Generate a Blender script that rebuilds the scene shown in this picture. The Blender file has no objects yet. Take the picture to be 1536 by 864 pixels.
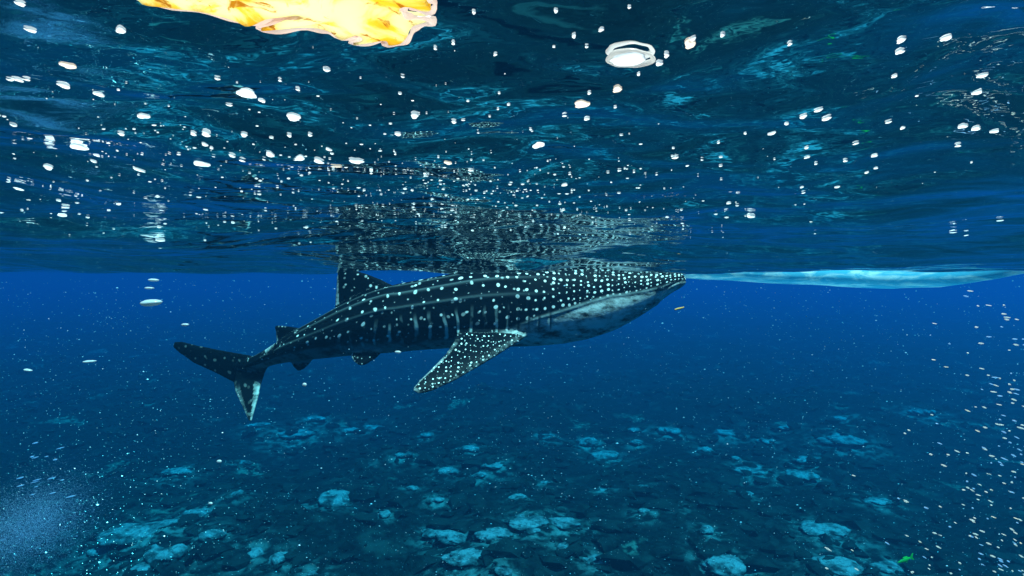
import bpy, bmesh, math, random
import numpy as np
from mathutils import Vector, Matrix, Euler, kdtree
random.seed(7); rng = np.random.default_rng(11)
R = math.radians
S = bpy.context.scene
COL = S.collection

# ---------------------------------------------------------------- camera
F = 1000.0                      # focal length in pixels of a 1536 px wide picture
PITCH = math.atan(20 / F)       # horizon sits a little above the middle
cam = bpy.data.cameras.new('camera'); camo = bpy.data.objects.new('camera', cam); COL.objects.link(camo)
cam.sensor_width = 36; cam.lens = 36 * F / 1536; cam.clip_start = .02; cam.clip_end = 500
camo.location = (0, 0, 0); camo.rotation_euler = (math.pi / 2 - PITCH, 0, 0)
S.camera = camo
# ---------------------------------------------------------------- sky, sun, exposure
SUN = Vector((.26, -.32, .91)).normalized()
w = bpy.data.worlds.new('World'); S.world = w; w.use_nodes = True
nt = w.node_tree; sky = nt.nodes.new('ShaderNodeTexSky'); sky.sky_type = 'NISHITA'; sky.sun_disc = False
sky.sun_elevation = math.asin(SUN.z); sky.sun_rotation = math.atan2(SUN.x, SUN.y)
nt.nodes['Background'].inputs[1].default_value = .07
nt.links.new(sky.outputs[0], nt.nodes['Background'].inputs[0])
sl = bpy.data.lights.new('sun', 'SUN'); sl.energy = 5; sl.angle = R(.5); sl.color = (1, .96, .9)
so = bpy.data.objects.new('sun', sl); COL.objects.link(so); so.rotation_euler = SUN.to_track_quat('Z', 'Y').to_euler()
so.location = SUN * 30
vs = S.view_settings
S.display_settings.display_device = 'sRGB'; vs.view_transform = 'Standard'; vs.look = 'None'; vs.gamma = 1; vs.exposure = 1.0
S.render.engine = 'CYCLES'
S.cycles.max_bounces = 8; S.cycles.diffuse_bounces = 3; S.cycles.glossy_bounces = 4; S.cycles.transparent_max_bounces = 16
S.cycles.volume_bounces = 0; S.cycles.use_denoising = True

# ---------------------------------------------------------------- helpers
def ray(px, py):
    x = (px - 768) / F; z = (432 - py) / F
    c, s = math.cos(PITCH), math.sin(PITCH)
    return Vector((x, c + z * s, z * c - s))
def pix(px, py, depth):
    v = ray(px, py); return v * (depth / v.y)
def tag(o, label=None, cat=None, group=None, kind=None):
    if label: o['label'] = label
    if cat: o['category'] = cat
    if group: o['group'] = group
    if kind: o['kind'] = kind
    return o
def link(name, me, mat=None, parent=None):
    o = bpy.data.objects.new(name, me); COL.objects.link(o)
    if mat is not None and len(me.materials) == 0: me.materials.append(mat)
    if parent: o.parent = parent
    return o
def mesh_np(name, V, Fq, smooth=True):
    V = np.asarray(V, np.float32); Fq = np.asarray(Fq, np.int32); k = Fq.shape[1]
    me = bpy.data.meshes.new(name)
    me.vertices.add(len(V)); me.vertices.foreach_set('co', V.ravel())
    me.loops.add(Fq.size); me.loops.foreach_set('vertex_index', Fq.ravel())
    me.polygons.add(len(Fq)); me.polygons.foreach_set('loop_start', np.arange(0, Fq.size, k, dtype=np.int32))
    me.polygons.foreach_set('use_smooth', np.full(len(Fq), smooth))
    me.update(calc_edges=True); me.validate()
    return me
def gridfaces(ny, nx):
    i = np.arange(ny - 1)[:, None] * nx + np.arange(nx - 1)[None, :]
    return np.stack([i, i + 1, i + nx + 1, i + nx], -1).reshape(-1, 4)
def ico(sub=2, r=1.0):
    bm = bmesh.new(); bmesh.ops.create_icosphere(bm, subdivisions=sub, radius=r)
    V = np.array([v.co[:] for v in bm.verts]); T = np.array([[v.index for v in f.verts] for f in bm.faces]); bm.free()
    return V, T
_LAT = rng.random((256, 256))
def vnoise(x, y):
    xi = np.floor(x).astype(int); yi = np.floor(y).astype(int); fx = x - xi; fy = y - yi
    fx = fx * fx * (3 - 2 * fx); fy = fy * fy * (3 - 2 * fy)
    g = lambda a, b: _LAT[a & 255, b & 255]
    return (g(xi, yi) * (1 - fx) + g(xi + 1, yi) * fx) * (1 - fy) + (g(xi, yi + 1) * (1 - fx) + g(xi + 1, yi + 1) * fx) * fy
def fbm(x, y, o=5):
    s = 0; a = .5
    for k in range(o):
        s = s + a * vnoise(x * 2 ** k + 17.3 * k, y * 2 ** k - 9.1 * k); a *= .5
    return s
def sstep(a, b, x):
    t = np.clip((x - a) / (b - a), 0, 1); return t * t * (3 - 2 * t)

class NT:                                             # tiny node-tree writer
    def __init__(s, name):
        s.m = bpy.data.materials.new(name); s.m.use_nodes = True; s.t = s.m.node_tree; s.t.nodes.clear()
        s.out = s.n('ShaderNodeOutputMaterial')
    def n(s, typ, props=None, **inp):
        nd = s.t.nodes.new(typ)
        for k, v in (props or {}).items(): setattr(nd, k, v)
        for k, v in inp.items():
            key = int(k[1:]) if k[0] == '_' and k[1:].isdigit() else k.replace('_', ' ')
            s.set(nd, key, v)
        return nd
    def set(s, nd, key, v):
        if isinstance(v, bpy.types.NodeSocket): s.t.links.new(v, nd.inputs[key])
        else: nd.inputs[key].default_value = v
    def math(s, op, a, b=0.0, c=0.0):
        nd = s.n('ShaderNodeMath', {'operation': op}); s.set(nd, 0, a); s.set(nd, 1, b); s.set(nd, 2, c); return nd.outputs[0]
    def mix(s, f, a, b):
        nd = s.n('ShaderNodeMix', {'data_type': 'RGBA'}); s.set(nd, 0, f); s.set(nd, 6, a); s.set(nd, 7, b); return nd.outputs[2]
    def ramp(s, v, lo, hi):
        nd = s.n('ShaderNodeMapRange', {'interpolation_type': 'SMOOTHSTEP'}); s.set(nd, 0, v); s.set(nd, 1, lo); s.set(nd, 2, hi); return nd.outputs[0]
    def noise(s, vec, scale, detail=3, rough=.5, dist=0.0):
        nd = s.n('ShaderNodeTexNoise'); s.set(nd, 'Vector', vec); s.set(nd, 'Scale', scale); s.set(nd, 'Detail', detail); s.set(nd, 'Roughness', rough); s.set(nd, 'Distortion', dist); return nd.outputs[0]
    def obj(s): return s.n('ShaderNodeTexCoord').outputs['Object']
    def geo(s): return s.n('ShaderNodeNewGeometry').outputs['Position']
    def attr(s, name): return s.n('ShaderNodeAttribute', {'attribute_name': name})
    def map(s, vec, scale=(1, 1, 1), rot=(0, 0, 0)):
        nd = s.n('ShaderNodeMapping'); s.set(nd, 0, vec); nd.inputs['Scale'].default_value = scale; nd.inputs['Rotation'].default_value = rot; return nd.outputs[0]
    def bump(s, h, strength=.5, dist=.01, normal=None):
        nd = s.n('ShaderNodeBump'); s.set(nd, 'Height', h); s.set(nd, 'Strength', strength); s.set(nd, 'Distance', dist)
        if normal: s.set(nd, 'Normal', normal)
        return nd.outputs[0]
    def surf(s, sh): s.t.links.new(sh, s.out.inputs[0]); return s.m
C4 = lambda r, g, b: (r, g, b, 1)

ORD = ['first', 'second', 'third', 'fourth', 'fifth', 'sixth', 'seventh', 'eighth', 'ninth', 'tenth', 'eleventh', 'twelfth']
def place_labels(items, cols, rows, text):            # items: (object, px, py); gives each a label by zone and order
    zones = {}
    for o, px, py in items:
        c = next(n_ for lim, n_ in cols if px < lim); r = next(n_ for lim, n_ in rows if py < lim)
        zones.setdefault((r, c), []).append((px, o))
    for (r, c), l in zones.items():
        l.sort(key=lambda q: q[0])
        for i, (_, o) in enumerate(l):
            o['label'] = text.format(row=r, col=c, nth=('only one' if len(l) == 1 else ORD[i] + ' from left'))
# ---------------------------------------------------------------- materials
def m_water():
    t = NT('water'); p = t.geo()
    warp = t.n('ShaderNodeVectorMath', {'operation': 'ADD'}); t.set(warp, 0, p)
    a = t.noise(t.map(p, (1, 1.25, 0), (0, 0, .25)), 5.5, 1.6, .4, .6)
    b = t.noise(t.map(p, (1, 1.5, 0), (0, 0, -.3)), 24, 2, .5, .2)
    n1 = t.bump(a, .85, .014); n2 = t.bump(b, .5, .0011, n1)
    fr = t.n('ShaderNodeFresnel', IOR=1.333, Normal=n2).outputs[0]
    tr = t.n('ShaderNodeBsdfTransparent'); tr.inputs[0].default_value = C4(1, 1, 1)
    gl = t.n('ShaderNodeBsdfGlossy', Roughness=.015, Normal=n2); gl.inputs[0].default_value = C4(.97, .98, 1)
    mx = t.n('ShaderNodeMixShader'); t.set(mx, 0, fr); t.set(mx, 1, tr.outputs[0]); t.set(mx, 2, gl.outputs[0])
    return t.surf(mx.outputs[0])
def m_volume():
    t = NT('sea_water_body')
    v = t.n('ShaderNodeVolumePrincipled')
    v.inputs['Color'].default_value = C4(*VOL_COL); v.inputs['Density'].default_value = VOL_D
    v.inputs['Absorption Color'].default_value = C4(*VOL_ABS); v.inputs['Anisotropy'].default_value = .4
    t.t.links.new(v.outputs[0], t.out.inputs[1]); return t.m
VOL_D = .30; VOL_COL = (.0030, .0310, .0760)
def _abs(target):      # absorption colours for wanted absorption coefficients per metre
    return tuple(max(0.0, 1 - a / (VOL_D * (1 - c))) ** 2 for a, c in zip(target, VOL_COL))
VOL_ABS = _abs((.28, .038, .0030))

def m_seabed():
    t = NT('dark_reef_turf'); p = t.geo()
    n1 = t.noise(p, 1.3, 6, .62); n2 = t.noise(p, 9, 4, .6); n3 = t.noise(t.map(p, (1, .8, 1)), .75, 5, .6, .3)
    c = t.mix(t.ramp(n2, .35, .7), C4(.002, .003, .004), C4(.009, .011, .012))
    c = t.mix(t.ramp(n1, .55, .72), c, C4(.030, .034, .034))
    sand = t.math('MULTIPLY', t.ramp(n3, .60, .66), t.ramp(n2, .40, .62))
    halo = t.math('MULTIPLY', t.attr('sand').outputs['Fac'], t.ramp(t.noise(p, 5, 5, .65), .42, .66))
    c = t.mix(t.math('MULTIPLY', sand, .7), c, C4(.16, .16, .14))
    c = t.mix(halo, c, C4(.20, .19, .195))
    b = t.n('ShaderNodeBsdfPrincipled', Base_Color=c, Roughness=.95, Normal=t.bump(n2, .9, .05)); b.inputs['Specular IOR Level'].default_value = .1
    return t.surf(b.outputs[0])
def m_rock(name, base, dark, sc=5):
    t = NT(name); p = t.geo(); n = t.noise(p, sc, 5, .65); n2 = t.noise(p, sc * 4, 3, .6)
    c = t.mix(t.ramp(n, .38, .58), C4(*dark), C4(*base))
    c = t.mix(t.ramp(n2, .55, .75), c, C4(*[x * .55 for x in base]))
    b = t.n('ShaderNodeBsdfPrincipled', Base_Color=c, Roughness=.95, Normal=t.bump(n2, .8, .03)); b.inputs['Specular IOR Level'].default_value = .1
    return t.surf(b.outputs[0])
def m_bubble(name, col=(.95, .95, .97), tl=.75):
    t = NT(name)
    d = t.n('ShaderNodeBsdfDiffuse'); d.inputs[0].default_value = C4(*col)
    l = t.n('ShaderNodeBsdfTranslucent'); l.inputs[0].default_value = C4(*col)
    g = t.n('ShaderNodeBsdfGlossy', Roughness=.25)
    mx = t.n('ShaderNodeMixShader', Fac=tl); t.set(mx, 1, d.outputs[0]); t.set(mx, 2, l.outputs[0])
    m2 = t.n('ShaderNodeMixShader', Fac=.08); t.set(m2, 1, mx.outputs[0]); t.set(m2, 2, g.outputs[0])
    return t.surf(m2.outputs[0])
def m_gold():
    t = NT('painted_sky_gold'); p = t.geo()
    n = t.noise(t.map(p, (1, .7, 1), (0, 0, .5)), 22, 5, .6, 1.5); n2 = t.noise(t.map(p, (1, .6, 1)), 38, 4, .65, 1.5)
    c = t.mix(t.ramp(n, .36, .54), C4(.95, .62, .07), C4(1, .93, .62))  # gold and white paint the glow of sunlit sky
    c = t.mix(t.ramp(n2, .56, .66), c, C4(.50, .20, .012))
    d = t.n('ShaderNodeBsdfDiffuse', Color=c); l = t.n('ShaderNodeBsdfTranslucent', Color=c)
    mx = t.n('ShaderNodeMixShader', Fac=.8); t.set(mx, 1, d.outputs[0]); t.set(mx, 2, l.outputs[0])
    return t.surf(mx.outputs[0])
def m_wave_light():
    t = NT('wave_sky_light'); p = t.geo()
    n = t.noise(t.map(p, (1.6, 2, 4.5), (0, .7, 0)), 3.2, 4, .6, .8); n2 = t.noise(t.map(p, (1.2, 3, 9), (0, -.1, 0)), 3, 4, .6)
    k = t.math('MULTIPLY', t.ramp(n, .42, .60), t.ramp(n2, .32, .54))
    c = t.mix(k, C4(.13, .58, .80), C4(1, 1, 1))  # turquoise and white streaks paint sky light coming through the wave face
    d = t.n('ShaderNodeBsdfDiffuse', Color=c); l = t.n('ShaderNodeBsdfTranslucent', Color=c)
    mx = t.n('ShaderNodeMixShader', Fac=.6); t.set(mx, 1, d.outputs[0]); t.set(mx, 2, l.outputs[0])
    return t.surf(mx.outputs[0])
def m_plain(name, col, rough=.6, spec=.3):
    t = NT(name); n = t.noise(t.obj(), 30, 3)
    c = t.mix(t.ramp(n, .3, .7), C4(*[x * .7 for x in col]), C4(*col))
    b = t.n('ShaderNodeBsdfPrincipled', Base_Color=c, Roughness=rough); b.inputs['Specular IOR Level'].default_value = spec
    return t.surf(b.outputs[0])
def m_shark():
    t = NT('spotted_shark_skin')
    uv = t.attr('spot_uv').outputs['Vector']; pale = t.attr('pale').outputs['Fac']
    sm = t.attr('spot_mask').outputs['Fac']; gr = t.attr('groove').outputs['Fac']; rd = t.attr('ridge').outputs['Fac']
    p = t.obj()
    wob = t.n('ShaderNodeTexNoise'); t.set(wob, 'Vector', p); t.set(wob, 'Scale', 6)
    off = t.n('ShaderNodeVectorMath', {'operation': 'MULTIPLY_ADD'}); t.set(off, 0, wob.outputs['Color']); off.inputs[1].default_value = (.9, .7, 0); t.set(off, 2, uv)
    uvw = off.outputs[0]
    v1 = t.n('ShaderNodeTexVoronoi', {'voronoi_dimensions': '2D'}, Vector=uvw, Scale=1, Randomness=.5)
    sep = t.n('ShaderNodeSeparateColor'); t.set(sep, 0, v1.outputs['Color'])
    rad = t.math('MULTIPLY', t.math('MULTIPLY_ADD', sep.outputs[0], .95, .50), t.attr('spot_r').outputs['Fac'])
    d1 = t.math('SUBTRACT', rad, v1.outputs['Distance']); s1 = t.ramp(d1, -.02, .05)
    uv2 = t.n('ShaderNodeVectorMath', {'operation': 'ADD'}); t.set(uv2, 0, uvw); uv2.inputs[1].default_value = (7.5, 3.5, 0)
    v2 = t.n('ShaderNodeTexVoronoi', {'voronoi_dimensions': '2D'}, Vector=uv2.outputs[0], Scale=1, Randomness=.7)
    sep2 = t.n('ShaderNodeSeparateColor'); t.set(sep2, 0, v2.outputs['Color'])
    d2 = t.math('SUBTRACT', t.math('MULTIPLY_ADD', sep2.outputs[1], .13, .02), v2.outputs['Distance']); s2 = t.math('MULTIPLY', t.ramp(d2, -.01, .06), .42)
    spots = t.math('MULTIPLY', t.math('MAXIMUM', s1, s2), sm)
    # faint pale vertical bars between the rows of spots
    sx = t.n('ShaderNodeSeparateXYZ'); t.set(sx, 0, uvw)
    bar = t.math('ABSOLUTE', t.math('SINE', t.math('MULTIPLY', sx.outputs[0], math.pi)))
    barm = t.math('MULTIPLY', t.math('MULTIPLY', t.ramp(bar, .88, 1.0), t.ramp(t.noise(p, 9, 3), .40, .62)), t.attr('bars').outputs['Fac'])
    n = t.noise(p, 14, 4, .6)
    base = t.mix(n, C4(.0015, .002, .003), C4(.005, .007, .010))
    base = t.mix(t.math('MULTIPLY', barm, .95), base, C4(.48, .62, .64))
    pn = t.math('MULTIPLY', pale, t.ramp(t.noise(t.map(p, (1, 1, 2.2)), 9, 5, .68), .30, .62))  # white underside; its mottling also paints ripple light on the cheek
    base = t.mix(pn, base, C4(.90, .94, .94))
    base = t.mix(t.math('MULTIPLY', rd, .34), base, C4(.35, .45, .48))  # pale lines paint highlights along the ridges and cheek edge
    base = t.mix(spots, base, C4(.92, .95, .95))
    base = t.mix(gr, base, C4(.004, .006, .008))
    b = t.n('ShaderNodeBsdfPrincipled', Base_Color=base, Roughness=.5, Normal=t.bump(t.noise(p, 60, 3), .25, .006)); b.inputs['Specular IOR Level'].default_value = .04
    return t.surf(b.outputs[0])

# ---------------------------------------------------------------- water surface
NG = 860; EXT = 150.0
_u = np.linspace(-1, 1, NG); _ax = np.sign(_u) * np.abs(_u) ** 3.2 * EXT
_r2 = np.random.default_rng(5)
WAVES = []
for lam, st, cnt in ((2.6, .036, 4), (1.3, .046, 5), (.7, .050, 6), (.38, .055, 7), (.2, .05, 7), (.11, .035, 6)):
    for k in range(cnt):
        a = _r2.normal(0.35, .75) + math.pi / 2; l = lam * _r2.uniform(.75, 1.3)
        WAVES.append((2 * math.pi / l, math.cos(a), math.sin(a), st / math.sqrt(cnt) * 1.5 * l / (2 * math.pi), _r2.uniform(0, 6.283), l))
def surf(x, y, spacing=None):
    x = np.asarray(x, float); y = np.asarray(y, float)
    r = np.hypot(x, y)
    far = np.exp(-(r / 22) ** 2)
    q = y + .10 * x + .016 * x * x * (x > 0)
    z = .118 + .090 * np.cos(2 * np.pi * (q + .15) / 8.6) * far
    if spacing is None: spacing = .012
    for k, cx, cy, a, ph, l in WAVES:
        z = z + a * np.sin(k * (cx * x + cy * y) + ph) * sstep(2.5, 5, l / spacing) * (.25 + .75 * np.exp(-(r / 9) ** 2) if l > .5 else 1)
    return z
_ds = np.geomspace(.05, 30, 1600)
def hit_surface(px, py):
    v = ray(px, py); zz = surf(v.x * _ds, v.y * _ds)
    k = np.nonzero(v.z * _ds > zz)[0]
    return v * float(_ds[k[0]] if len(k) else 30)
X, Y = np.meshgrid(_ax, _ax)
spx = np.gradient(_ax); SPX, SPY = np.meshgrid(spx, spx)
Z = surf(X, Y, np.maximum(np.maximum(SPX, SPY) * .9, .004))
wm = mesh_np('water_surface', np.stack([X, Y, Z], -1).reshape(-1, 3), gridfaces(NG, NG))
tag(link('water_surface', wm, m_water()), kind='structure')

# ---------------------------------------------------------------- seabed
DEPTH = 3.9
def bed(x, y):
    r = np.hypot(x, y - 4)
    return -DEPTH + .95 * (fbm(x * .20 + 40, y * .20 + 40, 3) - .45) + .55 * (fbm(x * .8 + 5, y * .8 + 80, 4) - .45)
def hit_bed(px, py):
    v = ray(px, py); d = 4.0
    while d < 90:
        p = v * d
        if p.z < bed(p.x, p.y): break
        d += .05
    return p
# the body of sea water
hb = bmesh.new(); bmesh.ops.create_cube(hb, size=1)
for v in hb.verts: v.co = (v.co.x * 2 * (EXT + 3), v.co.y * 2 * (EXT + 16) + 8, -12.2 if v.co.z < 0 else .62)
me = bpy.data.meshes.new('haze'); hb.to_mesh(me); hb.free()
tag(link('haze', me, m_volume()), kind='stuff')

# rubble: uncountable dark stones
V0, T0 = ico(1)
n = 5200; vs_, fs_ = [], []
for i in range(n):
    y = 7.0 + 24 * rng.random() ** 1.5; x = rng.uniform(-1, 1) * (y * .95 + 2); s = .03 + .17 * rng.random() ** 3
    q = V0 * (1 + .35 * rng.standard_normal((len(V0), 1))) * s * np.array([rng.uniform(.8, 1.5), rng.uniform(.8, 1.5), rng.uniform(.35, .75)])
    vs_.append(q + np.array([x, y, float(bed(x, y)) + s * .15])); fs_.append(T0 + i * len(V0))
me = mesh_np('rubble', np.concatenate(vs_), np.concatenate(fs_), False)
tag(link('rubble', me, m_rock('dark_rubble', (.016, .018, .019), (.003, .004, .005), 3)), 'dark stony rubble strewn over the seabed', 'rubble', kind='stuff')

# pale sand-dusted coral rocks, one object each
def m_pale():
    t = NT('sand_dusted_rock'); p = t.geo(); n = t.noise(p, 5, 5, .65); n2 = t.noise(p, 22, 3, .6)
    k = t.math('MULTIPLY', t.attr('sediment').outputs['Fac'], t.ramp(n, .34, .60))
    c = t.mix(k, C4(.012, .015, .018), C4(.25, .22, .25)); c = t.mix(t.ramp(n2, .46, .72), c, C4(.07, .07, .075))
    b = t.n('ShaderNodeBsdfPrincipled', Base_Color=c, Roughness=.95, Normal=t.bump(n2, .8, .03)); b.inputs['Specular IOR Level'].default_value = .1
    return t.surf(b.outputs[0])
PALE = m_pale()
V2, T2 = ico(4)
ROCKS = [(205,798,92,28),(243,828,50,38),(212,852,26,20),(495,745,40,34),(716,712,26,14),(740,698,30,10),(672,706,25,18),(620,731,16,10),
 (606,681,22,13),(657,751,16,10),(700,672,32,13),(742,800,50,22),(682,808,45,20),(650,800,30,18),(700,838,60,24),(755,860,20,12),(575,770,16,15),
 (316,802,30,20),(370,830,32,20),(416,838,20,24),(260,708,36,12),(365,695,18,8),(440,652,46,10),(385,637,25,8),(472,628,26,10),(560,640,24,12),
 (525,645,25,8),(355,740,13,12),(295,770,30,8),(470,863,18,8),(788,785,46,14),(845,785,46,20),(800,797,20,12),(778,746,20,8),(882,662,26,20),
 (907,682,36,18),(955,645,18,8),(956,663,16,8),(1006,645,28,14),(1092,648,32,12),(1058,675,20,14),(1102,687,16,8),(1132,706,42,9),(1150,660,22,16),
 (1202,713,34,18),(1216,690,36,13),(1265,660,48,18),(1245,795,58,18),(1255,852,52,16),(1318,752,32,10),(1062,793,20,15),(1083,848,52,34),
 (1118,740,18,9),(820,723,16,8),(965,766,15,8),(963,730,13,8),(890,840,30,18),(845,822,15,18),(1335,850,42,18),(1264,628,22,7),(1385,617,32,16),
 (150,830,30,10),(545,700,14,8),(905,735,12,7),(1010,760,14,8),(1180,640,20,8),(820,655,22,10),(640,652,20,8)]
SPECIAL = {0: 'broad pale flat-topped rock at the lower left of the seabed', 1: 'hook-shaped pale rock just below the broad flat one, lower left',
 3: 'upright blocky pale rock on the dark bed below the pelvic fin', 11: 'pale rock at the right end of the bottom-centre ridge',
 31: 'rounded pale rock right of the bottom-centre ridge', 14: 'long slanting pale rock at the bottom edge, centre',
 44: 'rounded pale rock standing alone, right of centre under the bright wave', 47: 'wide pale rock slab at lower right, above the bottom edge',
 51: 'large pale rock mound cut by the bottom edge, right of centre', 35: 'slanting pale rock in the middle distance below the snout',
 46: 'slanting dim pale rock, farthest large one on the right', 42: 'thin low pale rock lying left of the lone rounded one',
 22: 'long thin pale rock just right of the tail fin tip', 58: 'pale rock beside the small green fish'}
plain = []; HALO = []
for i, (px, py, pw, ph) in enumerate(ROCKS):
    p = hit_bed(px, py + ph * .3); d = p.y / F
    sx = pw * d * .66; sz = max(ph * d * .42, .045); sy = min(max(sx * rng.uniform(.6, 1.0), ph * d * .9), 1.2)
    ph0 = rng.uniform(0, 50); HALO.append((p.x, p.y, max(sx, .15)))
    N = fbm(V2[:, 0] * 1.4 + ph0 + V2[:, 2], V2[:, 1] * 1.4 + ph0 - V2[:, 2], 4)
    N2 = fbm(V2[:, 0] * 5 + ph0 * 3, V2[:, 1] * 5 + V2[:, 2] * 4 + ph0, 3)
    q = V2 * (0.40 + 1.10 * N + .30 * (N2 - .4))[:, None]
    q[:, 2] = np.where(q[:, 2] > 0, np.minimum(q[:, 2], .62 + .25 * N), q[:, 2] * .5)
    me = mesh_np('pale_rock', q * np.array([sx, sy, sz]), T2)
    at_ = me.attributes.new('sediment', 'FLOAT', 'POINT'); at_.data.foreach_set('value', np.clip((q[:, 2] + .06) / .36 + 2.2 * (N2 - .45), 0, 1).astype(np.float32))
    o = link('pale_rock', me, PALE); o.location = (p.x, p.y + sy * .3, float(bed(p.x, p.y + sy * .3)) + sz * .05)
    o.rotation_euler = (0, 0, rng.uniform(-.35, .35))
    tag(o, SPECIAL.get(i, 'small pale sand-dusted rock scattered on the dark seabed'), 'rock', 'pale rocks on the seabed')
    if i not in SPECIAL: plain.append((o, px, py))

NB = 640
_ub = np.linspace(-1, 1, NB); axb = np.sign(_ub) * np.abs(_ub) ** 2.6 * EXT
XB, YB = np.meshgrid(axb, axb + 12); YB = np.clip(YB, -EXT, EXT + 14)
ZB = bed(XB, YB) + .10 * (fbm(XB * 4, YB * 4, 3) - .45)
sm = mesh_np('seabed', np.stack([XB, YB, ZB], -1).reshape(-1, 3), gridfaces(NB, NB))
SANDM = np.zeros(XB.shape)
for hx, hy, hs in HALO:
    near_ = (np.abs(XB - hx) < 4 * hs) & (np.abs(YB - hy) < 5 * hs)
    SANDM[near_] = np.maximum(SANDM[near_], np.exp(-((XB[near_] - hx) / (1.5 * hs)) ** 2 - ((YB[near_] - hy) / (1.9 * hs)) ** 2))
a_ = sm.attributes.new('sand', 'FLOAT', 'POINT'); a_.data.foreach_set('value', SANDM.astype(np.float32).ravel())
tag(link('seabed', sm, m_seabed()), kind='structure')
place_labels(plain, [(330, 'left of the tail fin'), (500, 'below the tail'), (690, 'below the pectoral fin'), (850, 'below the gills'), (1030, 'below the snout'), (1170, 'under the wave'), (9999, 'toward the right edge')],
    [(690, 'far'), (770, 'middle'), (9999, 'near')], 'small pale rock on {row} seabed {col}, {nth}')
# ---------------------------------------------------------------- whale shark
ST = np.array([  # px, top, bottom, half width (m)
 (352,542,555,.012),(370,538,559,.035),(385,533,556,.05),(400,525,550,.062),(420,512,545,.078),(450,493,541,.10),(480,477,538,.12),(520,455,534,.145),
 (560,437,531,.163),(600,425,528,.18),(640,418,524,.19),(680,410,522,.20),(720,402,521,.208),(760,398,520,.212),(800,396,519,.215),(840,395,516,.215),
 (880,395,509,.215),(920,396,496,.21),(950,397,480,.205),(975,399,464,.195),(995,401,447,.18),(1008,403,438,.16),(1016,406,434,.14),(1021,410,431,.115),(1023,414,428,.09)], float)
DX = [258, 355, 450, 600, 800, 1021]; DD = [4.80, 4.62, 4.38, 4.12, 4.0, 3.95]
dep = lambda px: float(np.interp(px, DX, DD))
NS = 190
pxs = np.concatenate([np.linspace(352, 980, 150), np.linspace(984, 1023, 40)])
def smoothed(a, k=5):
    w_ = np.hanning(2 * k + 1); w_ /= w_.sum(); return np.convolve(np.pad(a, k, 'edge'), w_, 'valid')
TOP = smoothed(np.interp(pxs, ST[:, 0], ST[:, 1])); BOT = smoothed(np.interp(pxs, ST[:, 0], ST[:, 2])); HW = smoothed(np.interp(pxs, ST[:, 0], ST[:, 3]))
CEN = np.array([pix(p, (a + b) / 2, dep(p))[:] for p, a, b in zip(pxs, TOP, BOT)])
HH = (BOT - TOP) / 2 / F * np.array([dep(p) for p in pxs])
NA = 96
RIDGES = (.30, .72, 1.08)
def section(i):
    th = np.linspace(0, 2 * np.pi, NA, endpoint=False)
    c, s = np.cos(th), np.sin(th)
    e = .92
    a = np.sign(c) * np.abs(c) ** e; b = np.sign(s) * np.abs(s) ** e
    k = np.ones(NA)
    amp = .045 * sstep(860, 700, pxs[i])
    for rg in RIDGES:
        for t0 in (rg, math.pi - rg): k += amp * np.exp(-((th - t0) / .07) ** 2)
    if pxs[i] < 520:
        kk = .16 * sstep(520, 400, pxs[i])
        for t0 in (.0, math.pi, 2 * math.pi): k += kk * np.exp(-((th - t0) / .16) ** 2)
    t_ = CEN[min(i + 1, NS - 1)] - CEN[max(i - 1, 0)]; t_[2] = 0; t_ /= np.linalg.norm(t_)
    side = np.array([t_[1], -t_[0], 0])           # towards the camera
    return CEN[i] + (a * k * HW[i])[:, None] * side + (b * k * HH[i])[:, None] * np.array([0, 0, 1.0])
V = [section(i) for i in range(NS)]
Vb = np.concatenate(V + [CEN[:1], CEN[-1:]]); Fb = []
for i in range(NS - 1):
    for j in range(NA):
        j2 = (j + 1) % NA; Fb.append((i * NA + j, i * NA + j2, (i + 1) * NA + j2, (i + 1) * NA + j))
for j in range(NA):
    j2 = (j + 1) % NA; Fb.append((j2, j, NS * NA)); Fb.append(((NS - 1) * NA + j, (NS - 1) * NA + j2, NS * NA + 1))
bmS = bmesh.new()
def add_raw(Vv, Ff):
    base = [bmS.verts.new(v) for v in Vv]
    for f in Ff:
        try: bmS.faces.new([base[k] for k in f])
        except ValueError: pass
add_raw(Vb, Fb)
FINS = {}
def fin(name, lead, trail, t0, t1, n=26, m=9):
    L = np.array([pix(*p)[:] for p in lead]); T = np.array([pix(*p)[:] for p in trail])
    def res(P):
        u = np.linspace(0, 1, len(P)); uu = np.linspace(0, 1, n)
        Q = np.stack([np.interp(uu, u, P[:, k]) for k in range(3)], 1)
        return np.stack([smoothed(Q[:, k], 2) if 0 else Q[:, k] for k in range(3)], 1)
    L, T = res(L), res(T)
    nrm = np.cross(T[0] - L[0], (L[-1] + T[-1]) / 2 - (L[0] + T[0]) / 2); nrm /= np.linalg.norm(nrm)
    rings, mids = [], []
    for i in range(n):
        u = i / (n - 1); th = t0 * (1 - u) + t1 * u
        row = []
        for k in range(m):
            a = .5 - .5 * math.cos(math.pi * k / (m - 1)); prof = .22 + 1.0 * (a ** .5) * (1 - a) ** .8
            c = L[i] * (1 - a) + T[i] * a
            row.append((c, prof * th)); mids.append((c, a, u))
        ring = [c + nrm * h for c, h in row] + [c - nrm * h for c, h in row[::-1]]
        rings.append(ring)
    k = 2 * m; Vv = [v for r_ in rings for v in r_]; Ff = []
    for i in range(n - 1):
        for j in range(k): Ff.append((i * k + j, i * k + (j + 1) % k, (i + 1) * k + (j + 1) % k, (i + 1) * k + j))
    Ff.append(tuple(range(k))[::-1]); Ff.append(tuple((n - 1) * k + j for j in range(k)))
    add_raw(Vv, Ff); FINS[name] = mids
d_ = dep
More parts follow.
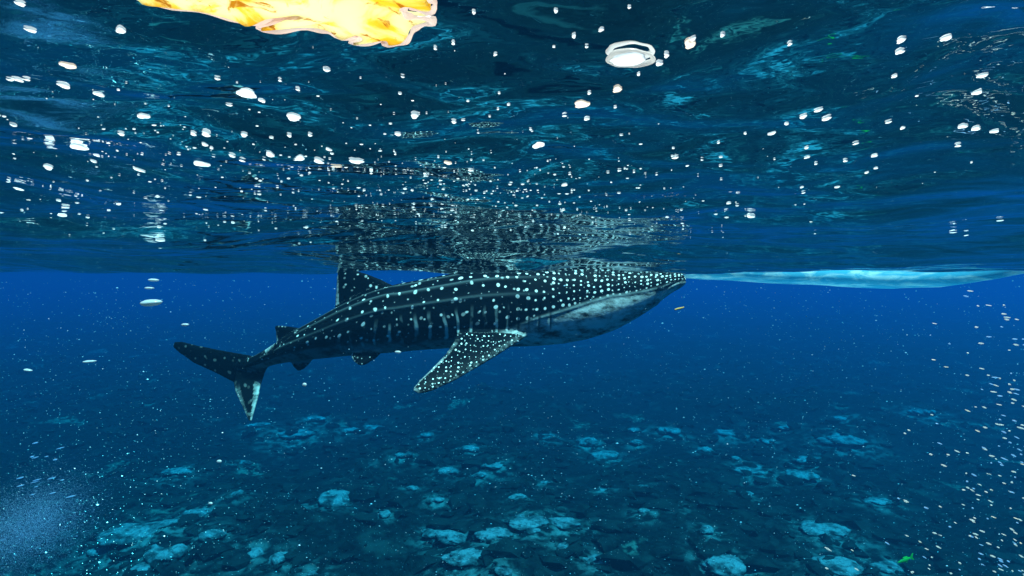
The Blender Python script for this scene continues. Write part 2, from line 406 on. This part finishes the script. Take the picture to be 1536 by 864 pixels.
fin('dorsal', [(606,450,d_(600)),(592,430,d_(592)),(570,419,d_(570)),(550,411,d_(550)),(530,405,d_(530)),(511,400,d_(515))],
    [(508,480,d_(510)),(503,465,d_(503)),(504,448,d_(503)),(505,432,d_(503)),(506,415,d_(503)),(508,402,d_(503))], .05, .02)
fin('second_dorsal', [(468,505,d_(465)),(456,493,d_(455)),(438,490,d_(435)),(414,488,d_(414))],
    [(424,530,d_(425)),(415,514,d_(415)),(414,500,d_(414)),(412.5,490,d_(413))], .03, .014)
fin('upper_lobe', [(402,542,d_(395)),(375,533,d_(372)),(335,526,4.66),(295,518,4.74),(272,512,4.8),(262,513,4.82)],
    [(380,566,d_(380)),(352,574,4.64),(325,560,4.68),(292,545,4.75),(270,530,4.8),(260,521,4.82)], .032, .013)
fin('lower_lobe', [(402,548,d_(400)),(396,562,4.54),(391,576,4.48),(387,598,4.40),(381,618,4.34),(377,631,4.3)],
    [(356,556,d_(360)),(351,575,4.58),(353,588,4.5),(360,603,4.42),(368,620,4.34),(373,632,4.3)], .03, .013)
fin('pectoral', [(822,482,3.92),(775,513,3.78),(736,538,3.68),(684,569,3.56),(648,586,3.48),(628,591,3.45)],
    [(690,488,3.95),(681,514,3.80),(668,533,3.69),(647,554,3.58),(628,572,3.50),(618,585,3.45)], .045, .014)
fin('far_pectoral', [(812,485,4.1),(760,495,4.25),(710,503,4.4),(650,508,4.55),(638,508,4.6)],
    [(700,485,4.1),(690,492,4.25),(670,500,4.4),(640,507,4.55),(634,508,4.6)], .045, .014)
fin('pelvic', [(578,522,d_(570)-.12),(565,536,d_(560)-.15),(550,546,d_(545)-.18),(541,548,d_(540)-.19)],
    [(530,522,d_(530)-.10),(526,534,d_(528)-.13),(530,542,d_(530)-.16),(537,547,d_(535)-.19)], .026, .013)
fin('anal', [(474,530,d_(470)),(464,546,d_(462)),(455,554,d_(455)),(450,556,d_(450))],
    [(434,532,d_(434)),(437,544,d_(438)),(441,551,d_(441)),(446,556,d_(446))], .024, .013)
bmesh.ops.recalc_face_normals(bmS, faces=bmS.faces)
raw = bpy.data.meshes.new('raw'); bmS.to_mesh(raw); bmS.free()
tmp = bpy.data.objects.new('raw', raw); COL.objects.link(tmp)
md = tmp.modifiers.new('r', 'REMESH'); md.mode = 'VOXEL'; md.voxel_size = .0075
md = tmp.modifiers.new('s', 'SMOOTH'); md.iterations = 4; md.factor = .5
dg = bpy.context.evaluated_depsgraph_get()
SH = bpy.data.meshes.new_from_object(tmp.evaluated_get(dg)); bpy.data.objects.remove(tmp); SH.name = 'whale_shark'
nv = len(SH.vertices); P = np.empty(nv * 3, np.float32); SH.vertices.foreach_get('co', P); P = P.reshape(-1, 3).astype(float)
Nn = np.empty(nv * 3, np.float32); SH.vertices.foreach_get('normal', Nn); Nn = Nn.reshape(-1, 3).astype(float)
o_ = np.argsort(CEN[:, 0]); ipx = lambda arr: np.interp(P[:, 0], CEN[o_, 0], np.asarray(arr)[o_])
spx_ = ipx(pxs); cz = ipx(CEN[:, 2]); cy = ipx(CEN[:, 1]); hh = ipx(HH); hw = ipx(HW)
dz = (P[:, 2] - cz) / hh; sd = (cy - P[:, 1]) / hw; rr = np.hypot(dz, sd); th = np.arctan2(dz, sd); fd = (1 - dz) / 2
# spot lattice on the body
gx = np.arange(340, 1030.0); spc = np.interp(gx, [340, 420, 520, 600, 700, 760, 830, 880, 940, 1000, 1030], [12, 13, 17, 20, 20, 16, 11, 9, 8, 6.6, 6])
U = np.cumsum(1 / spc); Uv = np.interp(spx_, gx, U); sp_at = np.interp(spx_, gx, spc)
Vv = th * (hh + hw) / 2 / (sp_at * .0042 * .85)
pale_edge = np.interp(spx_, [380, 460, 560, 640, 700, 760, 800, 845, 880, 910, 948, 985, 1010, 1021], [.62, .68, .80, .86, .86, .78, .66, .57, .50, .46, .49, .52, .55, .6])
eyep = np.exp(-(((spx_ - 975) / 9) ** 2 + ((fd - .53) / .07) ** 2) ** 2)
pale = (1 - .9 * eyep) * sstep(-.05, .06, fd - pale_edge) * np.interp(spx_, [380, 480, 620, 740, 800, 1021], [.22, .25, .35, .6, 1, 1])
mask = (1 - sstep(-.10, .02, fd - pale_edge)) * (1 - eyep)
bars = sstep(.42, .66, fd) * (1 - sstep(.80, .88, fd)) * sstep(500, 560, spx_) * (1 - sstep(740, 800, spx_))
ridge = np.zeros(nv)  # raised lines that also carry painted highlights: ridges, keel, pale edge
for rg in RIDGES: ridge = np.maximum(ridge, np.exp(-((th - rg) / .035) ** 2) * sstep(860, 700, spx_))
ridge = np.maximum(ridge, np.exp(-(th / .06) ** 2) * (1 - sstep(400, 480, spx_)))
ridge = np.maximum(ridge, 1.6 * np.exp(-((fd - pale_edge + .01) / .02) ** 2) * sstep(750, 800, spx_) * (1 - sstep(985, 1010, spx_)))
groove = np.zeros(nv)
near = (sd > 0) | (sd <= 0)
for gx0 in (762, 776, 791, 806, 822):
    bend = 5 * (fd - .5)
    groove = np.maximum(groove, np.exp(-((spx_ - gx0 - bend) / 1.3) ** 2) * sstep(.36, .44, fd) * (1 - sstep(.74, .80, fd)))
my = np.interp(spx_, [978, 995, 1010, 1022], [.66, .58, .55, .52])
groove = np.maximum(groove, np.exp(-((fd - my) / .035) ** 2) * sstep(980, 990, spx_))
spot_r = np.interp(spx_, [380, 500, 640, 760, 860, 940, 1021], [.10, .105, .11, .135, .18, .20, .21])
# fins
kd = kdtree.KDTree(sum(len(v) for v in FINS.values())); meta = []
for nm, ml in FINS.items():
    for c, a, u in ml: kd.insert(c, len(meta)); meta.append((nm, a, u))
kd.balance()
isfin = (rr > 1.16) | (spx_ <= 372)
FSP = {'dorsal': (.080, .9), 'second_dorsal': (.07, .35), 'upper_lobe': (.09, .25), 'lower_lobe': (.10, .1), 'pectoral': (.032, 1), 'far_pectoral': (.045, 1), 'pelvic': (.05, .5), 'anal': (.05, .2)}
for i in np.nonzero(isfin)[0]:
    co, idx, dist = kd.find(P[i])
    if dist > .09: continue
    nm, a, u = meta[idx]; sp, mk = FSP[nm]
    Uv[i] = P[i, 0] / sp + 31; Vv[i] = P[i, 2] / sp * (1.1 if 'pectoral' not in nm else 1.3)
    mask[i] = mk * (1 - .5 * (nm in ('upper_lobe',)) * u); bars[i] = 0; ridge[i] = 0; groove[i] = 0
    spot_r[i] = .125 if 'pectoral' in nm else .10
    e = max(sstep(.88, .97, a), 0) * sstep(.15, .3, u) * (.75 if nm in ('dorsal', 'second_dorsal', 'pelvic') else .35 if nm == 'pectoral' else 0)
    if nm == 'lower_lobe': e = max(sstep(.80, .95, a), 1 - sstep(.08, .30, a)) * sstep(.25, .45, u) * .45
    if nm == 'pectoral': e = max(e, sstep(.93, 1, u) * .5, .2 * (1 - sstep(0, .06, a)))
    pale[i] = e
P -= Nn * (groove * .007)[:, None]
P += Nn * (ridge * .003)[:, None]
SH.vertices.foreach_set('co', P.astype(np.float32).ravel())
def att(name, arr):
    a = SH.attributes.new(name, 'FLOAT', 'POINT'); a.data.foreach_set('value', np.asarray(arr, np.float32))
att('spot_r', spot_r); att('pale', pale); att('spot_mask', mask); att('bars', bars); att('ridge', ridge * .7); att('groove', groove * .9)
a = SH.attributes.new('spot_uv', 'FLOAT_VECTOR', 'POINT'); a.data.foreach_set('vector', np.stack([Uv, Vv, np.zeros(nv)], 1).astype(np.float32).ravel())
SH.polygons.foreach_set('use_smooth', np.ones(len(SH.polygons), bool)); SH.materials.clear()
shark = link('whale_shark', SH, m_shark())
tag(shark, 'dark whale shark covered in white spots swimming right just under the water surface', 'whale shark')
# eye: a dark bead in the skin on each side
k = int(np.argmin(np.abs(pxs - 978)))
for sgn in (1, -1):
    Ve, Te = ico(3); zf = .16
    me = mesh_np('eye', Ve * np.array([.020, .018, .015]), Te); e = link('eye', me, m_plain('dark_eye', (.02, .025, .03), .08, .8), shark)
    yy = HW[k] * 1.0
    e.location = (CEN[k][0], CEN[k][1] - sgn * yy, CEN[k][2] + HH[k] * -.06)

# ---------------------------------------------------------------- wave right of the shark, sky light painted into its colour
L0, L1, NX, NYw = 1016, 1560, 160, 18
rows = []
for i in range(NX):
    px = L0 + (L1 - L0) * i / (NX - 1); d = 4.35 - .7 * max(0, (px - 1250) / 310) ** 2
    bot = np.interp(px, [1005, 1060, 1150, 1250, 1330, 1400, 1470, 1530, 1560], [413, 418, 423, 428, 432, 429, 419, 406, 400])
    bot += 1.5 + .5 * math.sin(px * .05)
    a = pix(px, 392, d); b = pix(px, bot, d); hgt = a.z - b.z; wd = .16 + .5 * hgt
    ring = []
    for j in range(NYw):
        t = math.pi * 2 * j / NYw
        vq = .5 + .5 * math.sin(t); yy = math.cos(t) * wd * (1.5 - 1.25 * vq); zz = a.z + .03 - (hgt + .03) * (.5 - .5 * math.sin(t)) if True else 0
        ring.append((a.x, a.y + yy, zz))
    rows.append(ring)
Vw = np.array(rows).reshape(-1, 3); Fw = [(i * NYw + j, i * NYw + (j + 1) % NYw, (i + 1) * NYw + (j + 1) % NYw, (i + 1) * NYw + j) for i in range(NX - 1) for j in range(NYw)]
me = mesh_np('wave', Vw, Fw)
tag(link('wave', me, m_wave_light()), 'wave painted with turquoise sky-light streaks, hanging below the surface ahead of the shark', 'wave')

# ---------------------------------------------------------------- things at the surface
WHITE = m_bubble('air_bubble'); PINK = m_bubble('pinkish_oval', (1, .74, .60)); CYAN = m_bubble('blue_bubble', (.35, .62, .9))
def dome(n=14, m=6, seed=0):
    r_ = np.random.default_rng(seed); Vd = []; ph = r_.uniform(0, 6.28, 3)
    for j in range(m):
        a = math.pi / 2 * j / m
        for i in range(n):
            t = 2 * math.pi * i / n; k_ = 1 + .16 * math.sin(2 * t + ph[0]) + .13 * math.sin(3 * t + ph[1]) + .07 * math.sin(5 * t + ph[2])
            Vd.append((math.cos(a) * math.cos(t) * k_, math.cos(a) * math.sin(t) * k_, .12 - .92 * math.sin(a)))
    Vd.append((0, 0, -.82)); Fd = []
    for j in range(m - 1):
        for i in range(n): Fd.append((j * n + i, j * n + (i + 1) % n, (j + 1) * n + (i + 1) % n, (j + 1) * n + i))
    bm = bmesh.new(); vv = [bm.verts.new(v) for v in Vd]
    for f in Fd: bm.faces.new([vv[q] for q in f])
    for i in range(n): bm.faces.new((vv[(m - 1) * n + i], vv[(m - 1) * n + (i + 1) % n], vv[-1]))
    for f in bm.faces: f.smooth = True
    me = bpy.data.meshes.new('bubble'); bm.to_mesh(me); bm.free(); return me
DOMES = []
for s in range(9):
    me = dome(seed=s); me.materials.append(WHITE); DOMES.append(me)
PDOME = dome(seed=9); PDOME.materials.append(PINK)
SB = 'small white air bubble clinging to the underside of the water surface'
def tilt(x, y, e=.012):
    n_ = Vector((float(surf(x - e, y) - surf(x + e, y)), float(surf(x, y - e) - surf(x, y + e)), 2 * e)).normalized()
    return Vector((0, 0, 1)).rotation_difference(n_)
def bubble(px, py, wpx, hpx, label=SB, name='bubble', me=None, group='white bubbles under the water surface', flat=1.0):
    p = hit_surface(px, py); d = p.length / F
    o = link(name, me or random.choice(DOMES)); rx = wpx * d * .31
    o.location = (p.x, p.y, float(surf(p.x, p.y)) - .001)
    el = max(.06, p.z / p.y); hz = hpx * d
    o.scale = (rx, min(rx * 1.5, max(hz * .4 / el, rx * .5)), max(hz * .18, .0004) * flat); 
    o.rotation_mode = 'QUATERNION'; o.rotation_quaternion = tilt(p.x, p.y) @ Euler((0, 0, random.uniform(-.3, .3))).to_quaternion()
    return tag(o, label, 'bubble', group)
BL = [(370,139,44,15,'widest white bubble in the upper left cluster, with a ragged top'),(440,174,30,13,'white bubble pair-shaped lump right of the widest upper left bubble'),
 (118,220,34,12,'slanting long white bubble on the left side'),(302,245,36,6,'long thin white bubble low in the left cluster'),(808,216,27,9,'white oval bubble alone above the middle of the shark'),
 (1126,323,17,12,'bright round white bubble above the right end of the shark snout'),(622,172,18,11,'white bubble with small ones at its side, above the dorsal fin'),
 (535,241,26,9,'low white bubble cluster above the shark tail'),(597,200,15,9,None),(181,43,18,14,'bright white bubble at the upper left corner area below the top edge'),(96,127,20,11,None),(148,140,17,8,None),
 (46,42,14,9,None),(30,2,14,8,None),(15,117,10,7,None),(27,118,14,8,None),(40,118,10,6,None),(490,103,13,11,None),(215,173,22,9,None),(182,200,12,7,None),(309,199,18,11,None),(366,200,14,9,None),
 (290,200,12,6,None),(307,215,12,6,None),(326,116,10,7,None),(344,156,10,7,None),(393,149,13,8,None),(420,119,8,7,None),(447,132,9,8,None),(465,201,10,8,None),(434,202,10,7,None),(493,223,12,7,None),
 (405,231,18,6,None),(450,235,20,7,None),(478,241,20,8,None),(363,240,12,6,None),(348,232,12,7,None),(268,230,8,6,None),(317,220,8,5,None),(20,185,10,11,None),(145,232,10,5,None),(140,240,10,8,None),
 (72,249,16,6,None),(208,254,16,5,None),(28,282,14,4,None),(98,310,14,6,None),(92,322,14,4,None),(240,360,16,7,'white bubble under the surface above the tail, far left of the fin'),(88,300,8,6,None),
 (653,71,8,8,None),(680,62,9,8,None),(711,15,9,9,None),(743,80,8,7,None),(834,13,10,9,None),(861,52,10,9,None),(902,43,10,9,None),(944,9,7,7,None),(880,67,7,7,None),(604,113,7,6,None),(600,139,7,7,None),
 (681,181,12,8,None),(763,155,7,7,None),(747,162,6,6,None),(702,150,6,6,None),(884,138,9,8,None),(847,172,10,8,None),(880,177,13,10,None),(923,159,7,6,None),(796,193,7,6,None),(706,254,12,6,None),
 (847,276,14,5,None),(1000,81,12,9,'white bubble just right of the ringed bubble'),(989,93,14,11,None),(958,109,8,7,None),(1039,57,12,9,None),(1084,50,10,14,None),(1185,63,9,8,None),(1205,173,15,9,None),(1228,163,13,9,None),
 (1240,177,16,9,None),(1180,184,10,7,None),(1158,199,13,6,None),(1352,59,16,12,'bright bubble pair in the upper right'),(1350,76,14,6,None),(1342,112,10,7,None),(1420,55,16,10,None),(1474,112,14,8,None),(1466,138,14,7,None),
 (1333,181,9,6,None),(1354,191,9,5,None),(1444,189,14,6,None),(1464,192,14,7,None),(1492,196,12,6,None),(1437,218,10,4,None),(1312,232,12,7,None),(1284,213,9,6,None),(1268,240,9,5,None),(1210,221,8,5,None),
 (1211,234,9,6,None),(1224,245,7,5,None),(1314,251,8,4,None),(1300,258,8,4,None),(1081,248,7,5,None),(1118,198,7,5,None),(1078,212,6,5,None),(1053,238,6,5,None),(1031,247,7,4,None),(1203,280,7,4,None),(1205,288,7,4,None),
 (1256,279,8,4,None),(1013,235,12,7,None),(1010,220,6,5,None),(929,255,8,5,None),(917,272,5,4,None),(1093,304,9,5,None),(1106,307,6,7,None),(1430,348,10,5,None),(1450,352,8,4,None),(1500,330,8,3,None)]
plain = []
for b in BL:
    o = bubble(b[0], b[1], b[2], b[3], b[4] or SB)
    if not b[4] and b[2] >= 9: plain.append((o, b[0], b[1]))
place_labels(plain, [(110, 'at the left edge'), (300, 'left of the tail'), (500, 'above the tail'), (700, 'above the dorsal fin'), (1020, 'above the head'), (1290, 'ahead of the snout'), (9999, 'near the right edge')],
    [(60, 'topmost'), (140, 'upper'), (190, 'middle'), (230, 'lower'), (9999, 'lowest')], 'larger white surface bubble in {row} band {col}, {nth}')
for i in range(150):                                   # the many tiny ones, thickest on the left and above the shark
    px = random.gauss(430, 260) if i % 3 else random.gauss(820, 180); py = random.uniform(225, 345)
    if px < 5 or px > 1530: px = random.uniform(20, 1500)
    s = 2.0 + 3.4 * random.random() ** 2; bubble(px, py, s * 1.5, s * .8)
# uncountable sparkle: glints and the tiniest bubbles, both modelled as white domes
gv, gf = [], []; OD = np.array([(1, 0, .1), (.5, .87, .1), (-.5, .87, .1), (-1, 0, .1), (-.5, -.87, .1), (.5, -.87, .1), (0, 0, -.8)]); OT = np.array([(i, (i + 1) % 6, 6) for i in range(6)])
for i in range(620):
    if i % 2: px, py = random.gauss(740, 190), random.gauss(300, 32)
    else: px, py = random.gauss(400, 330), random.gauss(235, 60)
    if not (5 < py < 372 and -20 < px < 1556): continue
    p = hit_surface(px, py); d = p.length / F; k_ = d * (.5 + 1.3 * random.random() ** 2)
    gv.append(OD * np.array([k_ * random.uniform(1, 2.2), k_ * 1.6, k_ * .6]) + np.array([p.x, p.y, float(surf(p.x, p.y)) - .0004])); gf.append(OT + 7 * len(gf))
tag(link('glint_froth', mesh_np('glint_froth', np.concatenate(gv), np.concatenate(gf)), WHITE), 'fine sparkle of modelled glints and tiny bubbles strewn under the water surface', 'froth', kind='stuff')
for px, py, wd, ht, lab in ((873,155,40,9,'flat pinkish oval above the shark head, larger of two'),(926,132,22,7,'flat pinkish oval just below the ringed bubble'),
        (1035,64,26,9,'slanting pinkish oval in the upper right of the ringed bubble'),(102,97,28,7,'slim pinkish oval on a dark ripple at the far left'),(505,249,22,4,'thin pinkish streak above the shark tail'),
        (672,243,18,4,'thin pinkish streak above the dorsal fin')):
    bubble(px, py, wd, ht, lab, 'flat_oval', PDOME, 'flat pinkish ovals')  # pinkish flattened domes set under the surface
# the ringed bubble
p = hit_surface(945, 82); zt = float(surf(p.x, p.y)); d = p.length / F
rb = bpy.data.objects.new('ringed_bubble', None); COL.objects.link(rb); rb.location = (p.x, p.y, zt - .002); rb.rotation_mode = 'QUATERNION'; rb.rotation_quaternion = tilt(p.x, p.y)
tag(rb, 'large white bubble with a bright ring round a dark gap, top right of centre', 'bubble', 'white bubbles under the water surface')
dm = link('dome', DOMES[1].copy(), None, rb); r_ = 25 * d; dm.scale = (r_, r_ * .8, 9 * d); dm.location = (0, 10 * d, 3 * d)
NR, Nr = 64, 10; Vr = []
for i in range(NR):
    t = 2 * math.pi * i / NR; k_ = 1 + .05 * math.sin(3 * t + 1) + .03 * math.sin(7 * t); tr = 3.0 * d * (1 + .35 * math.sin(2 * t + .5))
    for j in range(Nr):
        a_ = 2 * math.pi * j / Nr; q = 31 * d * k_ + tr * math.cos(a_)
        Vr.append((q * math.cos(t), q * .70 * math.sin(t), tr * math.sin(a_) - 2 * d))
Fr = [(i * Nr + j, i * Nr + (j + 1) % Nr, ((i + 1) % NR) * Nr + (j + 1) % Nr, ((i + 1) % NR) * Nr + j) for i in range(NR) for j in range(Nr)]
rm = link('rim', mesh_np('rim', Vr, Fr), m_bubble('ring_film', (1, .94, .90)), rb)
# sunlit sky at the top edge, painted gold on an added slab
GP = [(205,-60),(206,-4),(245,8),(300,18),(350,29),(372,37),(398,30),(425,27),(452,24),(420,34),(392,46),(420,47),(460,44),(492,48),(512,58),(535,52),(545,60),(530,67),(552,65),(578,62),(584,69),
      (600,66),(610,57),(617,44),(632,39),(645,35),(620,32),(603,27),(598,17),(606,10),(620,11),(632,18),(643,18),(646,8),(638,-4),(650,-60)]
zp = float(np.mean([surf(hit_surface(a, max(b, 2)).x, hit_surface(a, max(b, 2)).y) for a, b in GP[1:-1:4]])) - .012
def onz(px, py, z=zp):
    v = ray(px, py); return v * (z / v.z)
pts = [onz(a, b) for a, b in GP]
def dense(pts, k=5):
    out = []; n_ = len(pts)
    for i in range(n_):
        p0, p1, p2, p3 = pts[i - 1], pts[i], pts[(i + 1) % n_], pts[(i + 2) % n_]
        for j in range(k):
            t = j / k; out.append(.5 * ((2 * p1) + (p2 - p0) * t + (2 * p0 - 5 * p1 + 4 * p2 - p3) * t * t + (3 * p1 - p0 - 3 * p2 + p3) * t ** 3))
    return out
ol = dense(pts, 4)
sp = bpy.data.objects.new('painted_sky_patch', None); COL.objects.link(sp); sp.location = (ol[0].x, ol[0].y, zp)
tag(sp, 'ragged slab painted gold as sunlit sky at the water surface, top edge of the picture', 'sunlit patch')
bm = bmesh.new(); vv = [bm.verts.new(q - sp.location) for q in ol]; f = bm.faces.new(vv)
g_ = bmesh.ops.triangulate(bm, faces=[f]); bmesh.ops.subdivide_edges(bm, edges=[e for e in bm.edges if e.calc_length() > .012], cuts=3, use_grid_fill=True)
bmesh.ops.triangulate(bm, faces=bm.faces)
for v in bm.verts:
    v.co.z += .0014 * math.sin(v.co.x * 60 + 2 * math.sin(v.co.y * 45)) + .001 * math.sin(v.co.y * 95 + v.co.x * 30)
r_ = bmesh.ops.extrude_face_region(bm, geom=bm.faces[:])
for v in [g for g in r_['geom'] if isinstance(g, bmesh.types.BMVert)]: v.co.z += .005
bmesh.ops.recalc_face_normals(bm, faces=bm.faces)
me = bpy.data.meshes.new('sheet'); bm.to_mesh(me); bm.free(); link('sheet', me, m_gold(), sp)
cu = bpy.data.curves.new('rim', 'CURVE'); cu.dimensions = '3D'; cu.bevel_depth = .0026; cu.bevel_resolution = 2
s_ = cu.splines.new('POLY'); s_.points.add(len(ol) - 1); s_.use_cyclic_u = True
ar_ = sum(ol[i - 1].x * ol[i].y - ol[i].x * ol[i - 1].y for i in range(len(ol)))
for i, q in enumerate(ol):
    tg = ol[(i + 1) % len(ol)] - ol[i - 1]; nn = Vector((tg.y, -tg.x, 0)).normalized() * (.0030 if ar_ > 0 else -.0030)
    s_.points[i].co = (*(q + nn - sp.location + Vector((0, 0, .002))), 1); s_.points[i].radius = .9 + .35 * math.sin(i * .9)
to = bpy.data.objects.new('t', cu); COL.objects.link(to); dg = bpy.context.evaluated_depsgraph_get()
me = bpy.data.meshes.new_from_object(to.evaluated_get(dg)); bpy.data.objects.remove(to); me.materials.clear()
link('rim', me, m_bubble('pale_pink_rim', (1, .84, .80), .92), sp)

# ---------------------------------------------------------------- things adrift in the water
BALL = []; DRIFT = m_bubble('drifting_bubble', (.62, .66, .70), .35)
for s in range(3):
    Vv_, Tv = ico(2); Nn_ = fbm(Vv_[:, 0] * 2 + s * 7 + 20, Vv_[:, 1] * 2 + Vv_[:, 2] + 20, 2); me = mesh_np('bubble', Vv_ * (.7 + .6 * Nn_)[:, None], Tv); me.materials.append(DRIFT); BALL.append(me)
for px, py, wd, ht, lab in ((226,454,36,12,'white flattened bubble hanging in open water left of the dorsal fin'),(224,432,16,4,'thin bubble just above the flattened white one'),(230,420,18,5,'thin bubble, topmost of the three left of the shark'),
        (278,487,12,5,'small white bubble above the tail fin'),(42,555,14,4,'small white bubble in open water at the far left'),(134,542,22,4,'thin white bubble left of the tail fin'),(597,528,10,5,'small white bubble under the shark belly beside the pectoral fin'),
        (329,692,8,6,'small white bubble below the tail fin tip'),(316,755,7,5,'small white bubble low over the dark seabed, left of centre'),(457,577,7,7,'dim round bubble under the tail stalk')):
    c = pix(px, py, 2.4); o = link('bubble', BALL[0] if wd > 12 else BALL[1]); o.location = c; k_ = 2.4 / F * .55; o.scale = (wd * k_ * .9, wd * k_ * .6, ht * k_ * .85)
    o.rotation_euler = (0, random.uniform(-.1, .15), 0); tag(o, lab, 'bubble', 'bubbles adrift in open water')
# drifting particles at the right, each its own object
PM = [m_bubble('particle_white', (.95, .93, .9)), m_bubble('particle_warm', (.98, .9, .8)), m_bubble('particle_blue', (.5, .75, 1))]
PMe = []
for m_ in PM:
    Vv_, Tv = ico(1); me = mesh_np('suspended_particle', Vv_, Tv); me.materials.append(m_); PMe.append(me)
for i in range(210):
    t = random.random() ** .6; py = 395 + 470 * t
    px = 1555 - abs(random.gauss(0, 45 + 75 * t)); dd = random.uniform(.9, 1.5); c = pix(px, py, dd)
    o = link('suspended_particle', random.choices(PMe, (6, 1, 4))[0]); o.location = c
    L_ = random.uniform(1.5, 5.5) * (1.4 if random.random() < .15 else 1); k_ = dd / F
    o.scale = (L_ * k_, 1.0 * k_, random.uniform(.6, 1.4) * k_); o.rotation_euler = (0, R(4 + 26 * t + random.uniform(-8, 8)), 0)
    tag(o, 'tiny bright particle drifting in the swarm along the right edge', 'particle', 'bright particles at the right edge')
# fine snow everywhere
V0, T0 = ico(0) if False else ico(1)
n = 30000; xs = rng.uniform(-7, 7, n); ys = rng.uniform(.9, 9, n); zs = rng.uniform(-4.2, -.03, n)
keep = np.ones(n, bool)
inx = (xs > CEN[:, 0].min()) & (xs < CEN[:, 0].max() + .2); keep &= ~(inx & (ys > 3.3) & (ys < 5.2) & (zs > -.8))
xs, ys, zs = xs[keep], ys[keep], zs[keep]; n = len(xs)
sz = .0010 * np.exp(.5 * rng.standard_normal(n)) * np.clip(ys / 3, .45, 1.6)
bm = bmesh.new(); bmesh.ops.create_icosphere(bm, subdivisions=1, radius=1); bm.free()
OC = np.array([(1, 0, 0), (-1, 0, 0), (0, 1, 0), (0, -1, 0), (0, 0, 1), (0, 0, -1)], float); OF = np.array([(0, 2, 4), (2, 1, 4), (1, 3, 4), (3, 0, 4), (2, 0, 5), (1, 2, 5), (3, 1, 5), (0, 3, 5)])
Vs = (OC[None] * (sz[:, None, None] * np.array([1.5, 1, .9])) + np.stack([xs, ys, zs], 1)[:, None]).reshape(-1, 3); Fs = (OF[None] + (np.arange(n) * 6)[:, None, None]).reshape(-1, 3)
tag(link('marine_snow', mesh_np('marine_snow', Vs, Fs, False), m_bubble('snow', (.55, .75, .9), .4)), 'fine pale specks suspended throughout the blue water', 'marine snow', kind='stuff')
# cloud of fine bubbles at the lower left
n = 42000; c0 = pix(45, 790, 2.6); q = rng.standard_normal((n, 3)) * np.array([.10, .10, .085]); 
q[:, 0] += q[:, 2] * .4
sz = .00050 * np.exp(.4 * rng.standard_normal(n))
Vs = (OC[None] * sz[:, None, None] + (q + np.array(c0))[:, None]).reshape(-1, 3); Fs = (OF[None] + (np.arange(n) * 6)[:, None, None]).reshape(-1, 3)
tag(link('bubble_cloud', mesh_np('bubble_cloud', Vs, Fs, False), m_bubble('fine_bubbles', (.14, .42, .75), .5)), 'soft pale blue cloud of fine bubbles at the lower left corner', 'bubble cloud', kind='stuff')
SBM = BALL[2].copy(); SBM.materials.clear(); SBM.materials.append(CYAN)
for i in range(16):
    px, py = (random.uniform(38, 92), random.uniform(660, 690)) if i < 6 else (random.uniform(15, 110), random.uniform(712, 745)); c = pix(px, py, 2.4)
    o = link('streak_bubble', SBM); k_ = 2.4 / F; L_ = random.uniform(3, 9); o.location = c; o.scale = (L_ * k_, 2 * k_, random.uniform(.7, 1.3) * k_); o.rotation_euler = (0, R(-15), 0)
    tag(o, 'thin slanting bubble streak above the bubble cloud at lower left', 'bubble', 'bubble streaks at lower left')
# twig
c = pix(1019, 463, 3.2); bm = bmesh.new(); seg = []
pts_ = [Vector((-.022, 0, -.005)), Vector((-.008, .002, -.001)), Vector((.006, 0, .002)), Vector((.022, -.002, .007))]; rad = (.0035, .005, .0048, .003)
for q_, r_ in zip(pts_, rad): seg.append([bm.verts.new((q_.x, q_.y + r_ * math.cos(a), q_.z + r_ * math.sin(a))) for a in [k * math.pi / 4 for k in range(8)]])
for a_, b_ in zip(seg, seg[1:]):
    for k in range(8): bm.faces.new((a_[k], a_[(k + 1) % 8], b_[(k + 1) % 8], b_[k]))
bm.faces.new(seg[0][::-1]); bm.faces.new(seg[-1]); me = bpy.data.meshes.new('twig'); bm.to_mesh(me); bm.free()
o = link('twig', me, m_plain('orange_twig', (.95, .45, .10))); o.location = c; tag(o, 'short orange twig floating in open water in front of the snout', 'twig')
# small green fish
FD = 7.0; c = pix(1357, 840, FD); fx = FD / F
prof = [(-14, .3), (-11, 1.3), (-6, 2.6), (0, 3.4), (5, 2.9), (9, 1.6), (11, 1.0)]
bm = bmesh.new(); rings = []
for x_, h_ in prof: rings.append([bm.verts.new((x_ * fx, .55 * h_ * math.cos(a) * fx, h_ * math.sin(a) * fx)) for a in [k * math.pi / 6 for k in range(12)]])
for a_, b_ in zip(rings, rings[1:]):
    for k in range(12): bm.faces.new((a_[k], a_[(k + 1) % 12], b_[(k + 1) % 12], b_[k]))
bm.faces.new(rings[0][::-1]); bm.faces.new(rings[-1])
def flat(pl, th=.5):
    a_ = [bm.verts.new((x_ * fx, th * fx, z_ * fx)) for x_, z_ in pl]; b_ = [bm.verts.new((x_ * fx, -th * fx, z_ * fx)) for x_, z_ in pl]
    bm.faces.new(a_); bm.faces.new(b_[::-1])
    for k in range(len(pl)): bm.faces.new((a_[k], b_[k], b_[(k + 1) % len(pl)], a_[(k + 1) % len(pl)]))
flat([(10, .9), (15, 5), (17, 5.4), (14.5, 0), (17, -4.6), (15, -4.4), (10, -.9)]); flat([(-5, 2.2), (-2, 5), (5, 4.4), (7, 2)]); flat([(-1, -3), (3, -5), (5, -2.6)])
bmesh.ops.recalc_face_normals(bm, faces=bm.faces)
for f in bm.faces: f.smooth = len(f.verts) == 4
me = bpy.data.meshes.new('green_fish'); bm.to_mesh(me); bm.free()
o = link('green_fish', me, m_plain('green_fish_scales', (.035, .36, .02))); o.location = c; o.rotation_euler = (0, R(-12), R(15))
tag(o, 'small bright green fish near the bottom edge on the right', 'fish')
